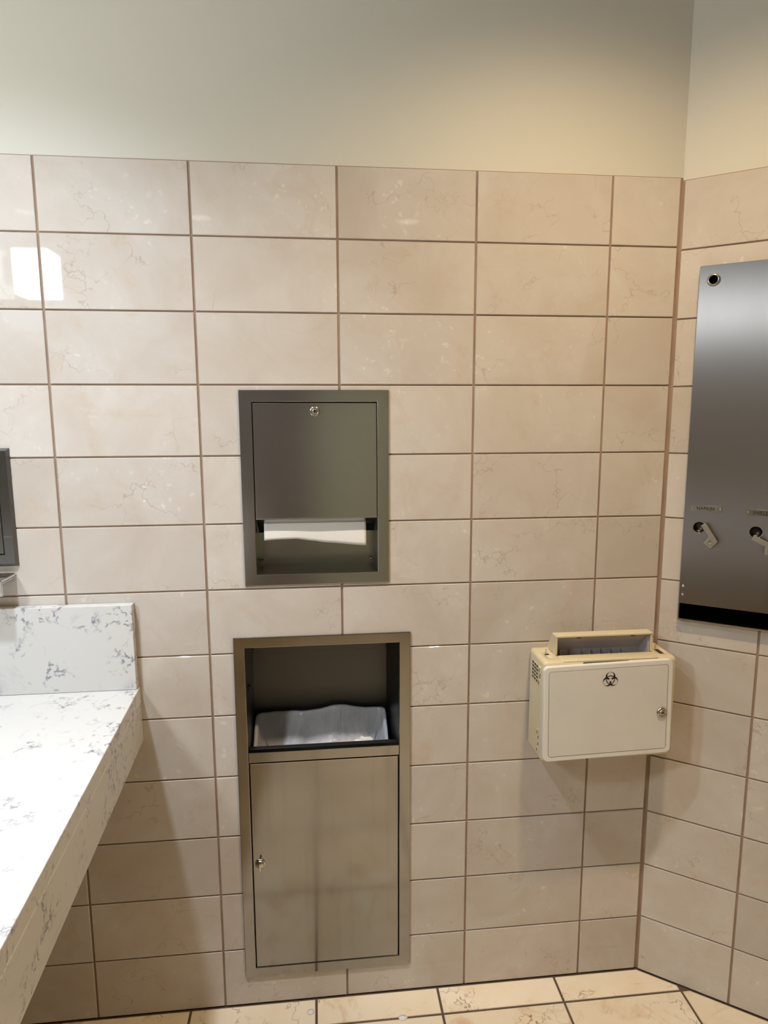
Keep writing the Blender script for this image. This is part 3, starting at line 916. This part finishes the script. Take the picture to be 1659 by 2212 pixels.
    part('emblem_ground', plate([circle(bio_u, bio_w - 0.0005, 0.0205, 40)], 0.1102, 0.1104), MT_STICKER, d)
    def inside(x, y):
        big = cutc = ring = False
        for k in range(3):
            a = math.radians(90 + 120 * k); ex, ey = math.cos(a), math.sin(a)
            if math.hypot(x - 9.1 * ex, y - 9.1 * ey) < 15: big = True
            dd = math.hypot(x - 14 * ex, y - 14 * ey)
            if dd < 9.5: cutc = True
            if dd < 8.7 and 10.8 < math.hypot(x, y) < 13.7: ring = True
        if math.hypot(x, y) < 4.4: cutc = True
        return (big and not cutc) or ring
    em = bmesh.new(); nn = 120; sc = 0.0187 / 24.1
    for j in range(nn):
        y = -25 + 50 * (j + .5) / nn; run = None
        for i in range(nn + 1):
            x = -25 + 50 * (i + .5) / nn
            on = i < nn and inside(x, y)
            if on and run is None: run = x
            if not on and run is not None:
                hs = 25 / nn
                q = rot_pts([(bio_u + xx * sc, bio_w + yy * sc) for xx, yy in ((run - hs, y - hs), (x - hs, y - hs), (x - hs, y + hs), (run - hs, y + hs))], bio_u, bio_w, DEG)
                em.faces.new([em.verts.new(P3(a, 0.11055, c)) for a, c in q]); run = None
    part('biohazard_emblem', em, MT_INK_AND_SHADE, d, label='black biohazard symbol')
    lock(d, 1.3440, 0.7785, 0.1103, 0.0122, 20, 0.006)
    # two hinges on the left flank
    for w0, w1 in ((0.8440, 0.8900), (0.6790, 0.7390)):
        hg = bmesh.new()
        box(U0 - 0.0030, U0 + 0.003, 0.0735, 0.0845, w1 - 0.0165, w1, 0.0010, 2, hg)
        h1 = part('hinge', hg, MT_BEIGE, t)
        h2 = part('hinge', box(U0 - 0.0024, U0 + 0.003, 0.0735, 0.0825, w0, w0 + 0.0150, 0.0010, 2), MT_BEIGE, t)
        part('hinge_slot', box(U0 - 0.0034, U0 - 0.0026, 0.0775, 0.0805, w1 - 0.0130, w1 - 0.0050), MT_INK_AND_SHADE, h1)
        part('hinge_slot', box(U0 - 0.0028, U0 - 0.0018, 0.0765, 0.0795, w0 + 0.003, w0 + 0.011), MT_INK_AND_SHADE, h2)
        part('hinge_gap', box(U0 - 0.0004, U0 + 0.0003, 0.0765, 0.0795, w1 - 0.0265, w1 - 0.0180), MT_INK_AND_SHADE, t)
        part('hinge_gap', box(U0 - 0.0004, U0 + 0.0003, 0.0765, 0.0795, w0 + 0.0165, w0 + 0.0240), MT_INK_AND_SHADE, t)
sanitary_bin()

# ------------------------------------------------------------------ napkin and shield dispenser on the angled wall
def napkin_dispenser():
    t = thing('napkin_dispenser', 'tall brushed stainless napkin and shield vending dispenser on the angled wall', 'dispenser', (0.262, 0.0, 0.980), RIGHTW)
    U0, U1, W0, W1 = 0.0470, 0.4780, 0.9795, 1.7870
    F = 0.0140
    SZ = 1.0185
    holes = [(0.0805, 1.2035), (0.1950, 1.2020)]
    part('front_panel', plate([rect(U0, U1, SZ, W1)] + [circle(u, w, 0.0125, 30)[::-1] for u, w in holes], F - 0.0016, F, 0.0006, 1), MT_STEEL_V, t)
    c = bmesh.new()
    box(U0, U0 + 0.0022, 0.0004, F - 0.0016, SZ, W1, bm=c)
    box(U1 - 0.0022, U1, 0.0004, F - 0.0016, SZ, W1, bm=c)
    box(U0 + 0.0022, U1 - 0.0022, 0.0004, F - 0.0016, W1 - 0.002, W1, bm=c)
    part('case', c, MT_STEEL_V, t)
    tr = bmesh.new()
    box(U0, U0 + 0.0024, 0.0004, F, W0, SZ, bm=tr)
    box(U1 - 0.0024, U1, 0.0004, F, W0, SZ, bm=tr)
    box(U0, U1, 0.0004, F + 0.001, W0 - 0.0022, W0 + 0.0012, 0.0006, 2, tr)
    part('tray_lip', tr, MT_NICKEL, t, label='bright steel lip under the black slot')
    part('tray_slot', box(U0 + 0.0024, U1 - 0.0024, 0.0006, 0.0016, W0 + 0.0012, SZ + 0.012), MT_BLACK, t, label='black sheet painting the dark of the empty dispensing slot')  # flat black sheet in place of the shaded slot interior
    lock(t, 0.0755, 1.7555, F, 0.0135, 90, 0.004)
    part('key_socket', lathe([(0.0085, F + 0.0044), (0.0085, F + 0.0060), (0, F + 0.0060)], 0.0755, 1.7555), MT_BLACK, t)
    for u, w in holes:
        part('coin_well', lathe([(0.0126, F - 0.0017), (0.0120, F - 0.0022), (0.0120, 0.0036), (0, 0.0036)], u, w), MT_DARKMETAL, t, True)
    # name plates
    for u0, w0, word, tilt in ((0.0605, 1.2415, 'NAPKIN', 0.0), (0.1735, 1.2388, 'SHIELD', 0.0)):
        p = part('name_plate', plate([rect(u0, u0 + 0.0645, w0, w0 + 0.0140)], F, F + 0.0014, 0.0004, 1), MT_STEEL, t)
        part('plate_lettering', text_mesh(word, 0.0105, u0 + 0.0118, w0 + 0.0034, F + 0.0015, 0.93, 1.06), MT_INK_AND_SHADE, p, label='black letters reading ' + word)
        for uu in (u0 + 0.0035, u0 + 0.0610):
            part('rivet', lathe([(0.0019, F + 0.0014), (0.0016, F + 0.0024), (0, F + 0.0028)], uu, w0 + 0.0072, 14), MT_CHROME, p, True)
    # turn levers
    base = [(0.0845, 1.2090), (0.0940, 1.2162), (0.1212, 1.1742), (0.1071, 1.1563), (0.0918, 1.1685), (0.1013, 1.1834)]
    pu, pw = 0.1045, 1.1715
    for du, dw, deg in ((0, 0, 0), (0.1190, -0.0080, 31.0)):
        pts = [(u + du, w + dw) for u, w in rot_pts(base, pu, pw, deg)]
        cu, cw = pu + du, pw + dw
        lv = part('lever', plate([pts], F + 0.004, F + 0.0115, 0.0016, 2), MT_GREYCAST, t)
        part('lever_pivot', lathe([(0.0060, F), (0.0060, F + 0.0040)], cu + 0.001, cw, 20), MT_GREYCAST, t, True)
        part('lever_mark', lathe([(0.0052, F + 0.0115), (0.0052, F + 0.0121), (0.0044, F + 0.0121), (0.0044, F + 0.0116), (0, F + 0.0116)], cu + 0.001, cw, 24), MT_GREYCAST, lv, True)
    for w in (1.0603, 1.0395):
        part('rivet', lathe([(0.0030, F), (0.0027, F + 0.0012), (0.0014, F + 0.0016), (0.0012, F + 0.0004), (0, F + 0.0004)], 0.0547, w, 18), MT_CHROME, t, True)
napkin_dispenser()

# ------------------------------------------------------------------ fittings cut off by the left edge
def left_fittings():
    t = thing('steel_wall_cabinet', 'stainless wall cabinet with slanted edges above the chrome shelf', 'wall cabinet', (-0.26, 0.0, 1.141))
    U0, U1, W0, W1 = -0.420, -0.0920, 1.1415, 1.3970
    b = bmesh.new()
    o = rect(U0, U1, W0, W1); i = rect(U0 + 0.0045, U1 - 0.0045, W0 + 0.0075, W1 - 0.0055); k = rect(U0 + 0.0235, U1 - 0.0235, W0 + 0.026, W1 - 0.025)
    rings = [[b.verts.new(P3(u, v, w)) for u, w in l] for l, v in ((o, 0.0004), (o, 0.0015), (i, 0.0095), (k, 0.0095), (k, 0.0010))]
    for a, c in zip(rings, rings[1:]):
        for q in range(4): b.faces.new((a[q], a[(q + 1) % 4], c[(q + 1) % 4], c[q]))
    part('frame', b, MT_STEEL_DK, t)
    part('door', plate([rect(U0 + 0.0255, U1 - 0.0258, W0 + 0.028, W1 - 0.027)], 0.0008, 0.0085, 0.001, 2), MT_STEEL_DK, t)
    part('frame_seam', box(U1 - 0.0235, U1 - 0.0045, 0.0094, 0.0097, 1.2065, 1.2072), MT_NICKEL, t)
    s = thing('steel_shelf', 'small chrome shelf with turned-down lip below the steel cabinet, at left edge', 'shelf', (-0.26, 0.0, 1.117))
    X0, X1 = -0.412, -0.1005
    part('shelf_plate', box(X0, X1, 0.0006, 0.066, 1.1180, 1.1205, 0.0006), MT_CHROME, s)
    for x in (X0, X1 - 0.003): part('side_rim', box(x, x + 0.003, 0.0006, 0.066, 1.1165, 1.1245, 0.0008, 2), MT_CHROME, s)
    part('front_lip', box(X0, X1, 0.064, 0.0675, 1.0905, 1.1230, 0.001, 2), MT_CHROME, s)
    part('back_rim', box(X0 + 0.003, X1 - 0.003, 0.0006, 0.0030, 1.1205, 1.1262, 0.0005), MT_CHROME, s)
left_fittings()

# ------------------------------------------------------------------ scraps on the floor
def scrap(u, y, r, seed, label):
    b = bmesh.new(); n = 18
    ring = [b.verts.new((u + r * (1 + 0.35 * noise.noise(Vector((math.cos(6.283 * k / n) * 1.5, math.sin(6.283 * k / n) * 1.5, seed)))) * math.cos(6.283 * k / n),
                         y + 0.75 * r * (1 + 0.35 * noise.noise(Vector((math.cos(6.283 * k / n) * 1.5, math.sin(6.283 * k / n) * 1.5, seed + 5)))) * math.sin(6.283 * k / n),
                         0.0012 + 0.0006 * math.sin(k * 2.1))) for k in range(n)]
    c = b.verts.new((u, y, 0.0022))
    for k in range(n): b.faces.new((ring[k], ring[(k + 1) % n], c))
    o = part('paper_scrap', b, MT_PAPER, None, True)
    s = o.modifiers.new('thickness', 'SOLIDIFY'); s.thickness = 0.0006; s.offset = 0
    tag(o, label, 'paper scrap', 'paper scraps on the floor')
scrap(0.518, -0.038, 0.0095, 1, 'small white paper scrap on the floor tile against the wall')
scrap(0.742, -0.0775, 0.0105, 9, 'small white paper scrap lying across the dark floor joint')

# ------------------------------------------------------------------ light fittings, mirror, added stalls behind the viewer
def mirror():
    b = bmesh.new()
    box(0, 2.40, 0.0012, 0.0042, 1.075, 2.30, 0.001, 1, b)
    o = part('wall_mirror', b, MT_MIRROR, None)
    o.matrix_world = Matrix.Translation((LEFT_X, -2.42, 0)) @ Matrix.Rotation(math.pi / 2, 4, 'Z')
    tag(o, 'large frameless mirror above the vanity counter', 'mirror')
mirror()

def sconce(y, which):
    # frame: wall coordinates of the left wall, u runs toward the back wall
    u = y - FRONT_Y
    t = thing('wall_sconce', which, 'wall lamp', (u, 0.0045, 2.0), WESTW, 'sconces over the mirror')
    part('back_plate', box(u - 0.045, u + 0.045, 0.0045, 0.0200, 1.95, 2.05, 0.003), MT_NICKEL, t)
    part('arm', box(u - 0.01, u + 0.01, 0.020, 0.100, 2.075, 2.092, 0.003), MT_NICKEL, t)
    part('arm_riser', box(u - 0.01, u + 0.01, 0.010, 0.024, 2.045, 2.092, 0.003), MT_NICKEL, t)
    part('shade', box(u - 0.062, u + 0.062, 0.028, 0.158, 1.912, 2.075, 0.006, 3), MT_SHADE_NEAR if y > -0.5 else MT_SHADE, t)
    return t
sconce(-0.24, 'lit white glass box sconce nearest the back wall')
sconce(-1.20, 'lit white glass box sconce farther from the back wall')

def downlight(x, y, label, power, color, cone):
    t = thing('recessed_downlight', label, 'ceiling light', (x, -y, CEIL), BACKW, 'recessed ceiling downlights')
    def ring(prof, mat, name, par):
        b = bmesh.new(); n = 32; rs = []
        for r, z in prof: rs.append([b.verts.new((x + r * math.cos(6.2832 * i / n), y + r * math.sin(6.2832 * i / n), z)) for i in range(n)])
        for a, c in zip(rs, rs[1:]):
            for i in range(n): b.faces.new((a[i], a[(i + 1) % n], c[(i + 1) % n], c[i]))
        return part(name, b, mat, par, True)
    ring([(0.062, CEIL - 0.0005), (0.085, CEIL - 0.0005), (0.083, CEIL - 0.006), (0.064, CEIL - 0.008), (0.062, CEIL - 0.0005)], MT_CEIL, 'trim_ring', t)
    ring([(0.001, CEIL - 0.0035), (0.062, CEIL - 0.0035)], MT_LENS, 'lens', t)
    ld = bpy.data.lights.new('bulb', 'SPOT'); ld.energy = power; ld.color = color
    ld.spot_size = math.radians(cone); ld.spot_blend = 1.0; ld.shadow_soft_size = 0.045
    lo = bpy.data.objects.new('bulb', ld); COL.objects.link(lo); lo.parent = t
    lo.location = (0, 0, -0.012)
    return t
downlight(-0.09, -0.65, 'recessed ceiling downlight over the vanity near the back wall', 116.0, CAN_COOL, 114)
downlight(1.12, -0.65, 'recessed ceiling downlight in front of the disposal bin', 83.0, CAN_WARM, 136)
downlight(-0.09, -2.55, 'added, unseen ceiling downlight over the vanity behind the viewer', 45.0, CAN_WARM, 112)  # added lamp, warm fill from behind the viewer
downlight(1.12, -2.55, 'added, unseen ceiling downlight in front of the added stalls', 60.0, CAN_WARM, 112)  # added lamp, lights the stalls and gives warm fill

def stalls():
    t = thing('added_partition', 'added partition with doors behind the viewer, toned for the dispenser door reflection', 'partition', (1.2, 2.95, 0.0))
    u = 0.00
    for wd in (0.53, 0.60, 0.24, 0.60, 0.24):  # panels added, widths and tones shaped for the reflection in the steel
        if wd < 0.56: part('pilaster', box(u + 0.002, u + wd - 0.002, 2.95, 2.982, 0.0, 1.95, 0.002), MT_PARTITION, t)
        else:
            d = part('stall_door', box(u + 0.004, u + wd - 0.004, 2.955, 2.980, 0.28, 1.78, 0.002), MT_STALLDOOR, t)
            part('door_latch', box(u + 0.03, u + 0.075, 2.945, 2.955, 0.98, 1.02, 0.002), MT_NICKEL, d)
        u += wd
stalls()
